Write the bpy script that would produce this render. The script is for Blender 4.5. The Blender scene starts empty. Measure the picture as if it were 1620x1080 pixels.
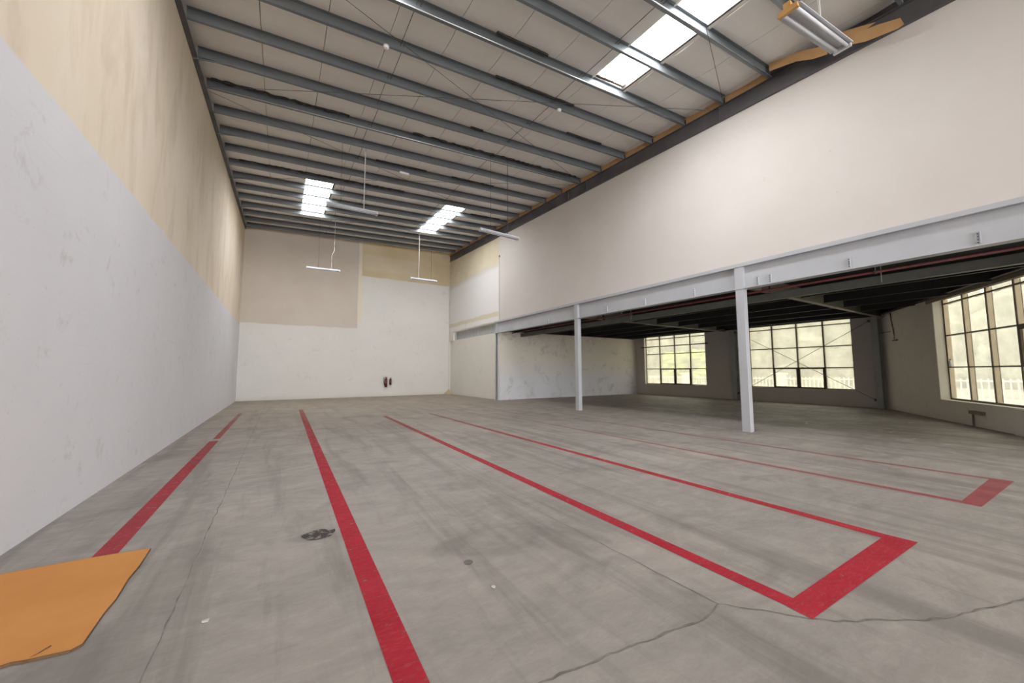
import bpy, math, random
from mathutils import Vector, Matrix
random.seed(7)
S = bpy.context.scene
COL = S.collection

# ------------------------------------------------------------------ camera, world, light, exposure
cam_data = bpy.data.cameras.new('camera')
cam = bpy.data.objects.new('camera', cam_data)
COL.objects.link(cam)
F_PX, PITCH, YAW, ROLL = 596.0138, math.radians(4.58504767), math.radians(31.6033188), math.radians(-0.15154)
cam_data.sensor_width = 36.0
cam_data.lens = F_PX * 36.0 / 1620.0
cam_data.clip_start = 0.05
cam_data.clip_end = 400
fw = Vector((math.sin(YAW) * math.cos(PITCH), math.cos(YAW) * math.cos(PITCH), math.sin(PITCH)))
rt = Vector((math.cos(YAW), -math.sin(YAW), 0))
up = rt.cross(fw)
rt2 = rt * math.cos(ROLL) + up * math.sin(ROLL)
up2 = -rt * math.sin(ROLL) + up * math.cos(ROLL)
m = Matrix((rt2, up2, -fw)).transposed().to_4x4()
m.translation = Vector((0, 0, 1.5))
cam.matrix_world = m
S.camera = cam

W = bpy.data.worlds.new('world')
S.world = W
W.use_nodes = True
bg = W.node_tree.nodes['Background']
bg.inputs['Color'].default_value = (1.0, 0.97, 0.90, 1)
bg.inputs['Strength'].default_value = 3.0

def area(name, loc, rot, sx, sy, power, color=(1, 1, 1)):
    l = bpy.data.lights.new(name, 'AREA')
    l.shape = 'RECTANGLE'; l.size = sx; l.size_y = sy; l.energy = power; l.color = color
    o = bpy.data.objects.new(name, l); COL.objects.link(o)
    o.location = loc; o.rotation_euler = rot
    return o
# added fill light, placed at an unseen opening behind the camera
area('rear_fill_light', (3.2, -19.6, 4.0), (math.radians(90), 0, 0), 9.6, 7.6, 3000, (0.97, 0.99, 1.06))

sun = bpy.data.lights.new('sun', 'SUN'); sun.energy = 2.0; sun.angle = math.radians(1.5); sun.color = (1, .95, .84)
so_ = bpy.data.objects.new('sun', sun); COL.objects.link(so_)
so_.rotation_euler = Vector((.42, .12, -.9)).to_track_quat('-Z', 'Y').to_euler()

SKYLIGHT_STRENGTH = 27.0

vs = S.view_settings
S.display_settings.display_device = 'sRGB'
vs.view_transform = 'Standard'
vs.look = 'None'
vs.exposure = 0.36
vs.gamma = 1.0
vs.use_curve_mapping = False
S.cycles.max_bounces = 10
S.cycles.diffuse_bounces = 7
S.cycles.transparent_max_bounces = 16
S.cycles.caustics_reflective = False
S.cycles.caustics_refractive = False
S.cycles.sample_clamp_indirect = 8.0

# ------------------------------------------------------------------ material helpers
class NT:
    """tiny node-building helper"""
    def __init__(self, name):
        self.mat = bpy.data.materials.new(name)
        self.mat.use_nodes = True
        self.t = self.mat.node_tree
        self.t.nodes.clear()
        self.out = self.t.nodes.new('ShaderNodeOutputMaterial')
        self.co = self.t.nodes.new('ShaderNodeTexCoord').outputs['Object']
        self._xyz = None
    def n(self, kind, **kw):
        nd = self.t.nodes.new(kind)
        for k, v in kw.items():
            setattr(nd, k, v)
        return nd
    def link(self, a, b):
        self.t.links.new(a, b)
    def put(self, sock, v):
        if hasattr(v, 'is_output') or isinstance(v, bpy.types.NodeSocket):
            self.link(v, sock)
        else:
            if isinstance(v, tuple) and len(v) == 3 and sock.type == 'RGBA':
                v = (*v, 1)
            sock.default_value = v
    def math(self, op, a, b=0.0, clamp=False):
        nd = self.n('ShaderNodeMath', operation=op)
        nd.use_clamp = clamp
        self.put(nd.inputs[0], a); self.put(nd.inputs[1], b)
        return nd.outputs[0]
    def xyz(self):
        if self._xyz is None:
            s = self.n('ShaderNodeSeparateXYZ'); self.link(self.co, s.inputs[0]); self._xyz = s.outputs
        return self._xyz
    def scaled(self, s):
        v = self.n('ShaderNodeVectorMath', operation='MULTIPLY')
        self.link(self.co, v.inputs[0]); v.inputs[1].default_value = s
        return v.outputs[0]
    def noise(self, scale, detail=4.0, rough=0.55, stretch=None, dist=0.0):
        nd = self.n('ShaderNodeTexNoise')
        self.link(self.scaled(stretch) if stretch else self.co, nd.inputs['Vector'])
        nd.inputs['Scale'].default_value = scale; nd.inputs['Detail'].default_value = detail
        nd.inputs['Roughness'].default_value = rough; nd.inputs['Distortion'].default_value = dist
        return nd.outputs['Fac']
    def ramp(self, v, lo, hi):
        nd = self.n('ShaderNodeMapRange'); nd.clamp = True
        self.put(nd.inputs['Value'], v)
        nd.inputs['From Min'].default_value = lo; nd.inputs['From Max'].default_value = hi
        return nd.outputs['Result']
    def mix(self, f, a, b):
        nd = self.n('ShaderNodeMix', data_type='RGBA')
        self.put(nd.inputs[0], f); self.put(nd.inputs[6], a); self.put(nd.inputs[7], b)
        return nd.outputs[2]
    def bump(self, h, strength=0.2, dist=0.02):
        nd = self.n('ShaderNodeBump'); nd.inputs['Strength'].default_value = strength
        nd.inputs['Distance'].default_value = dist; self.link(h, nd.inputs['Height'])
        return nd.outputs[0]
    def bsdf(self, color, rough=0.6, metal=0.0, spec=0.4, normal=None):
        p = self.n('ShaderNodeBsdfPrincipled')
        self.put(p.inputs['Base Color'], color); self.put(p.inputs['Roughness'], rough)
        p.inputs['Metallic'].default_value = metal
        p.inputs['Specular IOR Level'].default_value = spec
        if normal is not None: self.link(normal, p.inputs['Normal'])
        return p.outputs[0]
    def done(self, shader):
        self.link(shader, self.out.inputs['Surface'])
        return self.mat

def noisy(name, c1, c2, scale=3.0, rough=0.6, metal=0.0, bump=0.0, detail=4, stretch=None, spec=0.4, lo=.3, hi=.7):
    q = NT(name)
    f = q.ramp(q.noise(scale, detail, stretch=stretch), lo, hi)
    nm = q.bump(q.noise(scale * 6, 3, stretch=stretch), bump) if bump else None
    return q.done(q.bsdf(q.mix(f, c1, c2), rough, metal, spec, nm))

def near(q, v, c, w):
    """1 where |v-c| < w, soft edge"""
    return q.ramp(q.math('ABSOLUTE', q.math('SUBTRACT', v, c)), w, w * .6)

# ---- floor
def mat_floor():
    q = NT('concrete_floor')
    x, y, z = q.xyz()
    big = q.ramp(q.noise(.35, 5, .6), .34, .66)
    mid = q.ramp(q.noise(1.5, 6, .65, dist=.6), .35, .68)
    fine = q.ramp(q.noise(9, 5, .7, stretch=(1, 2.6, 1), dist=.8), .32, .7)
    speck = q.ramp(q.noise(60, 3, .7), .3, .75)
    c = q.mix(big, (.26, .240, .218), (.39, .352, .31))
    c = q.mix(q.math('MULTIPLY', mid, .5), c, (.19, .175, .162))
    c = q.mix(q.math('MULTIPLY', fine, .42), c, (.43, .395, .36))
    c = q.mix(q.math('MULTIPLY', speck, .28), c, (.25, .23, .21))
    # tyre and drag streaks running down the hall
    streak = q.ramp(q.noise(1.0, 6, .62, stretch=(2.4, .22, 1), dist=.4), .50, .64)
    c = q.mix(q.math('MULTIPLY', streak, .6), c, (.15, .135, .12))
    dark = q.ramp(q.noise(.8, 4, .6, stretch=(1, 1.3, 1), dist=1.2), .54, .66)
    c = q.mix(q.math('MULTIPLY', dark, .45), c, (.145, .132, .122))
    # swirl marks left by the trowel
    wv = q.n('ShaderNodeTexWave'); wv.wave_type = 'RINGS'; wv.inputs['Scale'].default_value = 1.1
    wv.inputs['Distortion'].default_value = 14; wv.inputs['Detail'].default_value = 4; q.link(q.co, wv.inputs['Vector'])
    c = q.mix(q.math('MULTIPLY', wv.outputs['Fac'], .18), c, (.18, .165, .15))
    # stains with some shade painted in, and pale splashes, under the mezzanine
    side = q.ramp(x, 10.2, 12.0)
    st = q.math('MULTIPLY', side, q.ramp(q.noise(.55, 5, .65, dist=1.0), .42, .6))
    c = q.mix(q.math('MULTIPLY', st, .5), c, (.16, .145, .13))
    pale = q.math('MULTIPLY', side, q.ramp(q.noise(2.6, 6, .7, stretch=(1, .7, 1)), .6, .68))
    c = q.mix(q.math('MULTIPLY', pale, .55), c, (.66, .62, .57))
    # browner tone toward the back of the hall
    back = q.math('MULTIPLY', q.ramp(y, 6.0, 20.0), .6)
    c = q.mix(back, c, (.27, .215, .15))
    nm = q.bump(q.noise(22, 5, .65), .12, .01)
    r = q.math('ADD', q.math('MULTIPLY', mid, .15), .52)
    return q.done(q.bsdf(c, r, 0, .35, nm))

WHITE = (.70, .675, .645)
CREAM = (.72, .625, .49)

def wall_base(q, white=WHITE):
    blot = q.ramp(q.noise(.7, 5, .6), .3, .7)
    c = q.mix(q.math('MULTIPLY', blot, .5), white, tuple(v * .90 for v in white))
    return c

def scuffs(q, c, amount=.5, sc=2.3):
    s = q.ramp(q.noise(sc, 8, .72, dist=.5), .575, .68)
    c = q.mix(q.math('MULTIPLY', s, amount), c, (.40, .38, .36))
    s2 = q.ramp(q.noise(sc * 5, 4, .7), .68, .72)
    return q.mix(q.math('MULTIPLY', s2, amount * .9), c, (.33, .31, .29))

def blocks(q, c, axis):
    """very faint block courses through the paint"""
    x, y, z = q.xyz()
    zz = q.math('FRACT', q.math('DIVIDE', z, .2))
    ln = q.ramp(zz, .05, .0)
    nz = q.ramp(q.noise(1.2, 4), .5, .65)
    return q.mix(q.math('MULTIPLY', q.math('MULTIPLY', ln, nz), .28), c, (.48, .46, .43))

def mat_wall_left():
    q = NT('left_wall_paint')
    x, y, z = q.xyz()
    zj = q.math('ADD', z, q.math('MULTIPLY', q.noise(1.5, 3), .12))
    top = q.ramp(zj, 4.08, 4.13)
    cw = scuffs(q, wall_base(q, (.69, .69, .71)), .36, 2.6)
    cw = blocks(q, cw, 'y')
    cr = q.mix(q.ramp(q.noise(.5, 4, stretch=(1, 1, .5)), .35, .7), CREAM, (.78, .70, .575))
    drip = q.ramp(q.noise(1.1, 6, .6, stretch=(1, 1.6, .45), dist=.8), .50, .66)
    cr = q.mix(q.math('MULTIPLY', drip, .4), cr, (.55, .45, .32))
    # yellow staining below the roof
    yt = q.math('MULTIPLY', q.ramp(q.math('ADD', z, q.math('MULTIPLY', q.noise(.9, 4), 1.6)), 7.9, 9.4), .5)
    cr = q.mix(yt, cr, (.60, .50, .34))
    c = q.mix(top, cw, cr)
    return q.done(q.bsdf(c, .82, 0, .2, q.bump(q.noise(5, 5), .12)))

def rect_mask(q, u, v, u0, u1, v0, v1, soft=.03):
    a = q.math('MULTIPLY', q.ramp(u, u0 - soft, u0 + soft), q.ramp(u, u1 + soft, u1 - soft))
    b = q.math('MULTIPLY', q.ramp(v, v0 - soft, v0 + soft), q.ramp(v, v1 + soft, v1 - soft))
    return q.math('MULTIPLY', a, b)

def mat_wall_back():
    q = NT('back_wall_paint')
    x, y, z = q.xyz()
    jx = q.math('ADD', x, q.math('MULTIPLY', q.noise(2, 3), .06))
    jz = q.math('ADD', z, q.math('MULTIPLY', q.noise(1.5, 3), .12))
    c = scuffs(q, wall_base(q, (.69, .675, .63)), .28)
    c = blocks(q, c, 'x')
    big = q.mix(q.ramp(q.noise(.6, 3), .35, .7), (.55, .485, .415), (.59, .53, .46))
    c = q.mix(rect_mask(q, jx, jz, -2.2, 3.95, 4.2, 12), c, big)
    c = q.mix(rect_mask(q, jx, jz, 3.97, 4.17, 4.6, 12), c, (.71, .65, .50))
    yel = q.mix(q.ramp(q.noise(.7, 4), .4, .65), (.57, .47, .30), (.63, .54, .37))
    c = q.mix(rect_mask(q, jx, jz, 4.15, 10.4, 7.5, 12), c, yel)
    c = q.mix(q.math('MULTIPLY', rect_mask(q, jx, jz, 4.2, 7.6, 7.9, 8.9, .12), .35), c, (.72, .66, .54))
    foot_tint = q.ramp(jz, .3, .02)  # browner toward the foot of the wall
    c = q.mix(q.math('MULTIPLY', foot_tint, .35), c, (.50, .43, .33))
    return q.done(q.bsdf(c, .8, 0, .22, q.bump(q.noise(5, 5), .1)))

def mat_wall_right():
    q = NT('right_wall_paint')
    x, y, z = q.xyz()
    jy = q.math('ADD', y, q.math('MULTIPLY', q.noise(1.3, 4), .25))
    jz = q.math('ADD', z, q.math('MULTIPLY', q.noise(1.1, 4), .2))
    c = q.mix(q.ramp(q.noise(.4, 4), .35, .7), (.61, .57, .525), (.65, .615, .575))
    sp = q.ramp(q.noise(7, 2, .5), .77, .80)
    c = q.mix(q.math('MULTIPLY', sp, .6), c, (.42, .38, .33))
    far = q.ramp(jy, 17.5, 17.7)
    yel = q.mix(q.ramp(q.noise(.8, 4), .35, .7), (.66, .575, .40), (.74, .67, .52))
    c = q.mix(q.math('MULTIPLY', q.math('MULTIPLY', far, q.ramp(jz, 7.3, 7.7)), .9), c, yel)
    c = q.mix(q.math('MULTIPLY', far, q.ramp(jz, 7.5, 7.2)), c, (.74, .725, .70))
    c = q.mix(q.math('MULTIPLY', far, near(q, jz, 4.75, .16)), c, (.66, .60, .46))
    return q.done(q.bsdf(c, .8, 0, .22, q.bump(q.noise(4, 5), .08)))

def mat_wall_plain(name, white=WHITE, sc=.35, sill=False):
    q = NT(name)
    x, y, z = q.xyz()
    c = scuffs(q, wall_base(q, white), sc)
    c = blocks(q, c, 'x')
    jz = q.math('ADD', z, q.math('MULTIPLY', q.noise(2.5, 3), .2))
    c = q.mix(q.math('MULTIPLY', q.ramp(jz, .3, .05), .3), c, (.50, .44, .36))
    return q.done(q.bsdf(c, .8, 0, .22, q.bump(q.noise(5, 5), .1)))

def mat_wall_mezz():
    """white lower half, creamy upper half with dark smudges"""
    q = NT('bay_wall_paint')
    x, y, z = q.xyz()
    jz = q.math('ADD', z, q.math('MULTIPLY', q.noise(.8, 4), .8))
    c = wall_base(q, (.72, .72, .75))
    c = q.mix(q.ramp(jz, 1.5, 2.6), c, (.74, .69, .60))
    s = q.ramp(q.noise(1.3, 8, .7, dist=.7), .54, .66)
    c = q.mix(q.math('MULTIPLY', s, .36), c, (.33, .30, .27))
    c = blocks(q, c, 'x')
    return q.done(q.bsdf(c, .8, 0, .2, q.bump(q.noise(5, 5), .12)))

def mat_glass():
    q = NT('dusty_glass')
    dust = q.ramp(q.noise(1.3, 5, .6), .25, .8)
    tr = q.n('ShaderNodeBsdfTransparent'); tr.inputs[0].default_value = (.80, .81, .77, 1)
    tl = q.n('ShaderNodeBsdfTranslucent'); tl.inputs[0].default_value = (.80, .78, .72, 1)
    gl = q.n('ShaderNodeBsdfGlossy'); gl.inputs['Roughness'].default_value = .12; gl.inputs[0].default_value = (.8, .8, .8, 1)
    m1 = q.n('ShaderNodeMixShader')
    q.link(q.math('ADD', q.math('MULTIPLY', dust, .2), .24), m1.inputs[0])
    q.link(tr.outputs[0], m1.inputs[1]); q.link(tl.outputs[0], m1.inputs[2])
    m2 = q.n('ShaderNodeMixShader'); m2.inputs[0].default_value = .05
    q.link(m1.outputs[0], m2.inputs[1]); q.link(gl.outputs[0], m2.inputs[2])
    return q.done(m2.outputs[0])

def mat_skylight(gain=1.0):
    """translucent corrugated roof sheet, lit by the sky above"""
    q = NT('lit_translucent_sheet')
    x, y, z = q.xyz()
    w = q.n('ShaderNodeTexWave'); w.inputs['Scale'].default_value = 3.2
    q.link(q.co, w.inputs['Vector'])
    c = q.mix(q.math('MULTIPLY', w.outputs['Fac'], .3), (.98, .98, 1.0), (.82, .88, 1.0))
    e = q.n('ShaderNodeEmission'); q.link(c, e.inputs[0]); e.inputs[1].default_value = SKYLIGHT_STRENGTH * gain
    return q.done(e.outputs[0])

def mat_red_paint(name='worn_red_floor_paint', extra=0.0):
    q = NT(name)
    x, y, z = q.xyz()
    c = q.mix(q.ramp(q.noise(3, 5), .3, .7), (.37, .014, .030), (.46, .028, .048))
    c = q.mix(q.math('MULTIPLY', q.ramp(q.noise(14, 5, .7, stretch=(1, 3, 1)), .5, .75), .35), c, (.42, .16, .15))
    wear = q.ramp(q.math('SUBTRACT', q.noise(10, 7, .72, stretch=(1, 2.8, 1), dist=.3), q.math('MULTIPLY', q.ramp(y, 2, 17), .10)), .42, .30)
    fade = q.math('MULTIPLY', q.ramp(q.math('ADD', y, q.math('MULTIPLY', x, 1.3)), 6, 22), .62)
    cover = q.math('MAXIMUM', wear, q.math('ADD', fade, .12 + extra), clamp=True)
    tr = q.n('ShaderNodeBsdfTransparent')
    ms = q.n('ShaderNodeMixShader'); q.link(cover, ms.inputs[0])
    q.link(q.bsdf(c, .7, 0, .12), ms.inputs[1]); q.link(tr.outputs[0], ms.inputs[2])
    return q.done(ms.outputs[0])

def mat_alpha(name, color, lo, hi, scale):
    q = NT(name)
    a = q.ramp(q.noise(scale, 5, .7, dist=.5), lo, hi)
    tr = q.n('ShaderNodeBsdfTransparent')
    ms = q.n('ShaderNodeMixShader'); q.link(a, ms.inputs[0])
    q.link(tr.outputs[0], ms.inputs[1]); q.link(q.bsdf(color, .8), ms.inputs[2])
    return q.done(ms.outputs[0])

def mat_leaves(name, c1, c2):
    q = NT(name)
    c = q.mix(q.ramp(q.noise(.9, 4), .35, .65), c1, c2)
    return q.done(q.bsdf(c, .7, 0, .2, q.bump(q.noise(3, 3, .5), .25, .1)))

M = {}
M['floor'] = mat_floor()
M['left'] = mat_wall_left()
M['back'] = mat_wall_back()
M['right'] = mat_wall_right()
M['stub'] = mat_wall_plain('lower_wall_paint', (.72, .69, .62), .22)
M['mezz_wall'] = mat_wall_mezz()
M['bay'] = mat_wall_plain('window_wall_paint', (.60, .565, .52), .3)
M['bay2'] = mat_wall_plain('angled_wall_paint', (.74, .70, .62), .3)
M['reveal'] = mat_wall_plain('window_reveal_paint', (.72, .69, .62), .1)
M['liner'] = noisy('ceiling_liner', (.72, .70, .66), (.78, .76, .72), .5, .6, bump=.05)
M['roofsheet'] = noisy('dark_roof_void', (.05, .045, .04), (.09, .08, .07), 2, .9)
M['curbdark'] = noisy('weathered_brown_curb', (.10, .085, .075), (.16, .14, .125), 6, .8)
M['grime'] = noisy('roof_sheet_grime', (.06, .045, .03), (.16, .11, .06), 8, .9)
M['purlin'] = noisy('galvanised_grey_steel', (.135, .15, .16), (.20, .215, .22), 1.2, .42, .35, detail=6, stretch=(.5, 1, 3))
M['rafter'] = noisy('dark_primer_steel', (.075, .075, .08), (.12, .115, .115), 1.5, .5, .2)
M['bright'] = noisy('bright_galvanised', (.55, .57, .58), (.70, .71, .72), 4, .3, .7)
M['grey'] = noisy('pale_grey_enamel', (.42, .43, .45), (.47, .48, .50), 1.0, .45, 0, detail=5)
M['greyd'] = noisy('olive_grey_steel', (.12, .125, .10), (.16, .16, .135), 2, .55)
M['tan'] = noisy('tan_primer_steel', (.20, .165, .12), (.25, .205, .15), 2, .55)
M['black'] = noisy('black_steel', (.014, .014, .015), (.022, .022, .022), 2, .6)
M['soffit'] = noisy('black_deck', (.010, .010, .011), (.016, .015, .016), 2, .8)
M['foam'] = noisy('dark_foam', (.035, .036, .032), (.07, .07, .062), 6, .9, bump=.4)
M['board'] = noisy('orange_brown_board', (.42, .24, .10), (.50, .31, .15), 2, .8, bump=.1)
M['card'] = noisy('orange_cardboard', (.50, .205, .045), (.58, .26, .07), 1.6, .75, bump=.12, detail=6)
M['cardedge'] = noisy('cardboard_cut_edge', (.10, .06, .03), (.18, .10, .05), 12, .9)
M['whitep'] = noisy('white_plastic', (.68, .68, .66), (.76, .76, .74), 5, .4)
M['tube'] = noisy('unlit_fluorescent_tube', (.62, .64, .67), (.70, .71, .73), 3, .25)
M['reflect'] = noisy('white_enamel_reflector', (.54, .56, .58), (.62, .63, .65), 3, .35)
M['orange'] = noisy('yellowed_plastic', (.55, .30, .09), (.62, .37, .14), 8, .5)
M['wire'] = noisy('dark_wire', (.05, .045, .045), (.08, .075, .07), 8, .6)
M['cord'] = noisy('white_cord', (.50, .49, .46), (.58, .57, .54), 8, .6)
M['redpipe'] = noisy('dull_red_pipe', (.14, .03, .028), (.19, .05, .045), 4, .5)
M['extred'] = noisy('extinguisher_red', (.12, .008, .010), (.16, .012, .014), 4, .3)
M['extdark'] = noisy('extinguisher_dark_red', (.07, .012, .010), (.10, .02, .018), 4, .35)
M['extlabel'] = noisy('extinguisher_label', (.12, .05, .045), (.16, .08, .07), 20, .6)
M['rubber'] = noisy('black_rubber', (.012, .012, .012), (.02, .02, .02), 5, .6)
M['frame'] = noisy('brown_window_frame', (.085, .06, .04), (.13, .09, .06), 5, .5)
M['fin'] = noisy('cream_mullion', (.62, .53, .40), (.68, .60, .47), 3, .6)
M['redframe'] = noisy('dark_red_bar', (.10, .02, .016), (.16, .035, .03), 5, .5)
M['glass'] = mat_glass()
M['skylight'] = mat_skylight()
M['skylight_dimmed'] = mat_skylight(.68)  # same sheet with weaker glow, to darken the far end of the hall
M['red'] = mat_red_paint()
M['red_faded'] = mat_red_paint('faded_red_floor_paint', .22)
M['joint'] = noisy('floor_joint_dirt', (.12, .11, .10), (.26, .24, .215), 10, .9)
M['stain'] = mat_alpha('black_rubber_smear', (.05, .048, .045), .44, .52, 14)
M['spot'] = noisy('oil_spot', (.10, .095, .085), (.15, .14, .125), 12, .6)
M['paper'] = noisy('paper_scrap', (.48, .46, .43), (.56, .54, .51), 20, .8)
M['ground'] = noisy('sandy_ground', (.44, .40, .33), (.54, .49, .41), .25, .9)
M['fence'] = noisy('white_fence', (.72, .70, .64), (.80, .78, .72), 2, .6)
M['post'] = noisy('dull_grey_paint', (.34, .36, .34), (.40, .42, .40), 1.5, .6)
M['leaf_a'] = mat_leaves('olive_leaves', (.13, .16, .07), (.36, .38, .21))
M['leaf_b'] = mat_leaves('yellow_green_leaves', (.34, .44, .10), (.50, .58, .20))
M['leaf_c'] = mat_leaves('grey_green_leaves', (.15, .18, .12), (.38, .40, .30))
M['bark'] = noisy('tree_bark', (.12, .09, .06), (.2, .16, .11), 6, .9)
M['debris'] = noisy('plaster_debris', (.42, .34, .22), (.50, .42, .28), 8, .9)

# ------------------------------------------------------------------ geometry helpers
class MB:
    def __init__(self):
        self.v = []; self.f = []
    def add(self, vs_, fs):
        b = len(self.v)
        self.v += [Vector(p) for p in vs_]
        self.f += [tuple(i + b for i in f) for f in fs]
        return self
    def box(self, x0, x1, y0, y1, z0, z1):
        vs_ = [(x, y, z) for z in (z0, z1) for (x, y) in ((x0, y0), (x1, y0), (x1, y1), (x0, y1))]
        return self.add(vs_, [(3, 2, 1, 0), (4, 5, 6, 7), (0, 1, 5, 4), (1, 2, 6, 5), (2, 3, 7, 6), (3, 0, 4, 7)])
    def prism(self, prof, p0, p1, a, b):
        """profile [(s,t)] swept from p0 to p1 with axes a, b"""
        p0, p1, a, b = Vector(p0), Vector(p1), Vector(a), Vector(b)
        n = len(prof)
        vs_ = [p0 + a * s + b * t for s, t in prof] + [p1 + a * s + b * t for s, t in prof]
        fs = [(i, (i + 1) % n, n + (i + 1) % n, n + i) for i in range(n)]
        fs += [tuple(range(n - 1, -1, -1)), tuple(range(n, 2 * n))]
        return self.add(vs_, fs)
    def poly(self, pts, z0, z1):
        n = len(pts)
        vs_ = [(x, y, z0) for x, y in pts] + [(x, y, z1) for x, y in pts]
        fs = [(i, (i + 1) % n, n + (i + 1) % n, n + i) for i in range(n)] + [tuple(range(n - 1, -1, -1)), tuple(range(n, 2 * n))]
        return self.add(vs_, fs)
    def tube(self, pts, r, seg=8):
        pts = [Vector(p) for p in pts]
        vs_ = []; fs = []
        for i, p in enumerate(pts):
            d = (pts[min(i + 1, len(pts) - 1)] - pts[max(i - 1, 0)]).normalized()
            u = d.cross(Vector((0, 0, 1)))
            if u.length < .05: u = d.cross(Vector((1, 0, 0)))
            u.normalize(); w = d.cross(u)
            rr = r[i] if isinstance(r, (list, tuple)) else r
            for k in range(seg):
                t = 2 * math.pi * k / seg
                vs_.append(p + u * math.cos(t) * rr + w * math.sin(t) * rr)
        for i in range(len(pts) - 1):
            for k in range(seg):
                a = i * seg + k; b = i * seg + (k + 1) % seg
                fs.append((a, b, b + seg, a + seg))
        fs.append(tuple(range(seg - 1, -1, -1)))
        fs.append(tuple(range((len(pts) - 1) * seg, len(pts) * seg)))
        return self.add(vs_, fs)
    def lathe(self, c, prof, seg=24):
        """prof [(r,z)] around vertical axis at c"""
        c = Vector(c)
        return self.tube([c + Vector((0, 0, z)) for r, z in prof], [r for r, z in prof], seg)
    def ibeam(self, p0, p1, w, h, tf=.015, tw=.01, up_=(0, 0, 1)):
        """I section, p0-p1 run along the bottom centre"""
        p0, p1 = Vector(p0), Vector(p1)
        d = (p1 - p0).normalized(); b = Vector(up_); a = d.cross(b).normalized()
        hw = w / 2
        prof = [(-hw, 0), (hw, 0), (hw, tf), (tw / 2, tf), (tw / 2, h - tf), (hw, h - tf), (hw, h), (-hw, h), (-hw, h - tf), (-tw / 2, h - tf), (-tw / 2, tf), (-hw, tf)]
        return self.prism(prof, p0, p1, a, b)
    def build(self, name, mat, parent=None, smooth=False, bevel=0, origin=None):
        if parent is not None:
            o0 = Vector(parent['_o'])
            own = o0
        elif origin is not None:
            own = Vector(origin); o0 = own
        else:
            own = o0 = Vector((0, 0, 0))
        me = bpy.data.meshes.new(name)
        me.from_pydata([tuple(p - own) for p in self.v], [], self.f)
        me.materials.append(M[mat] if isinstance(mat, str) else mat)
        if smooth:
            me.polygons.foreach_set('use_smooth', [True] * len(me.polygons))
        me.update()
        o = bpy.data.objects.new(name, me)
        COL.objects.link(o)
        if parent is not None:
            o.parent = parent
        else:
            o.location = own
        o['_o'] = tuple(own)
        if bevel:
            b = o.modifiers.new('bevel', 'BEVEL'); b.width = bevel; b.segments = 2; b.limit_method = 'ANGLE'
        return o

def tag(o, label, cat, group=None, kind=None):
    if label: o['label'] = label
    if cat: o['category'] = cat
    if group: o['group'] = group
    if kind: o['kind'] = kind
    return o
def thing(name, label, cat, loc, group=None):
    o = bpy.data.objects.new(name, None)
    o.empty_display_size = .1
    COL.objects.link(o); o.location = loc; o['_o'] = tuple(loc)
    return tag(o, label, cat, group)
def struct(o, label=None):
    o['kind'] = 'structure'
    if label: o['label'] = label
    return o
def part(o, label):
    o['label'] = label
    return o
ORD = ['first', 'second', 'third', 'fourth', 'fifth', 'sixth', 'seventh', 'eighth', 'ninth', 'tenth', 'eleventh', 'twelfth',
       'thirteenth', 'fourteenth', 'fifteenth', 'sixteenth', 'seventeenth', 'eighteenth', 'nineteenth', 'twentieth', 'twenty-first', 'twenty-second', 'twenty-third']

# ------------------------------------------------------------------ building dimensions
XL, XR, YB, YF = -1.9, 9.93, 24.4, -20.0
BX = 20.7                                   # window wall
A2 = Vector((20.7, 5.1, 0)); D2 = Vector((-.8524, -.5229, 0)); N2 = Vector((.5229, -.8524, 0))   # angled wall
def on2(s, off=0., z=0.): return A2 + D2 * s + N2 * off + Vector((0, 0, z))
def zR(X, Y):                               # underside of the purlins
    a = 8.28 + .062 * (Y - 8.9); b = 8.60 + .0495 * (Y - 4.02); s = (X + 1.85) / 11.75
    return a * (1 - s) + b * s
def yP(k, X): return 4.02 + 1.14 * k + .38 * (9.9 - X) / 11.75
SEAM0, SEAMW = -.60, 1.145

# ------------------------------------------------------------------ floor
fl = struct(MB().box(-2.1, 21.1, YF - .2, YB + .2, -.25, 0).build('floor', 'floor'), 'worn grey concrete floor of the hall')

def ribbon(pts, w, z=.002, jit=0., thick=.0015):
    """flat strip along a polyline"""
    mb = MB(); n = len(pts)
    P = [Vector((x, y, 0)) for x, y in pts]
    L, R = [], []
    for i, p in enumerate(P):
        d = (P[min(i + 1, n - 1)] - P[max(i - 1, 0)]).normalized(); s = Vector((-d.y, d.x, 0))
        ww = w * (1 + jit * random.uniform(-1, 1)) / 2
        L.append(p + s * ww); R.append(p - s * ww)
    vs_ = [(*q.xy, z) for q in L] + [(*q.xy, z) for q in R]
    fs = [(i, n + i, n + i + 1, i + 1) for i in range(n - 1)]
    return mb.add(vs_, fs)
def jline(p0, p1, step=.12, amp=.008):
    n = max(2, int(math.dist(p0, p1) / step)); out = []
    dx, dy = p1[0] - p0[0], p1[1] - p0[1]; L = math.hypot(dx, dy)
    for i in range(n + 1):
        a = random.uniform(-amp, amp) if 0 < i < n else 0
        out.append((p0[0] + dx * i / n - dy / L * a, p0[1] + dy * i / n + dx / L * a))
    return out
def red(pts_poly, z=.003):
    n = len(pts_poly)
    return MB().add([(x, y, z) for x, y in pts_poly], [tuple(range(n))])
def red_strip(p0, p1, w):
    d = Vector((p1[0] - p0[0], p1[1] - p0[1])).normalized(); s = Vector((-d.y, d.x)) * w / 2
    return red([(p0[0] - s.x, p0[1] - s.y), (p1[0] - s.x, p1[1] - s.y), (p1[0] + s.x, p1[1] + s.y), (p0[0] + s.x, p0[1] + s.y)])
part(red_strip((-1.165, 4.2), (-1.165, 10.6), .16).build('painted_line', 'red_faded', fl), 'red painted line nearest the left wall')
part(red_strip((-1.16, 10.9), (-1.16, 17.2), .12).build('painted_line', 'red_faded', fl), 'faded end of the leftmost red line')
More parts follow.
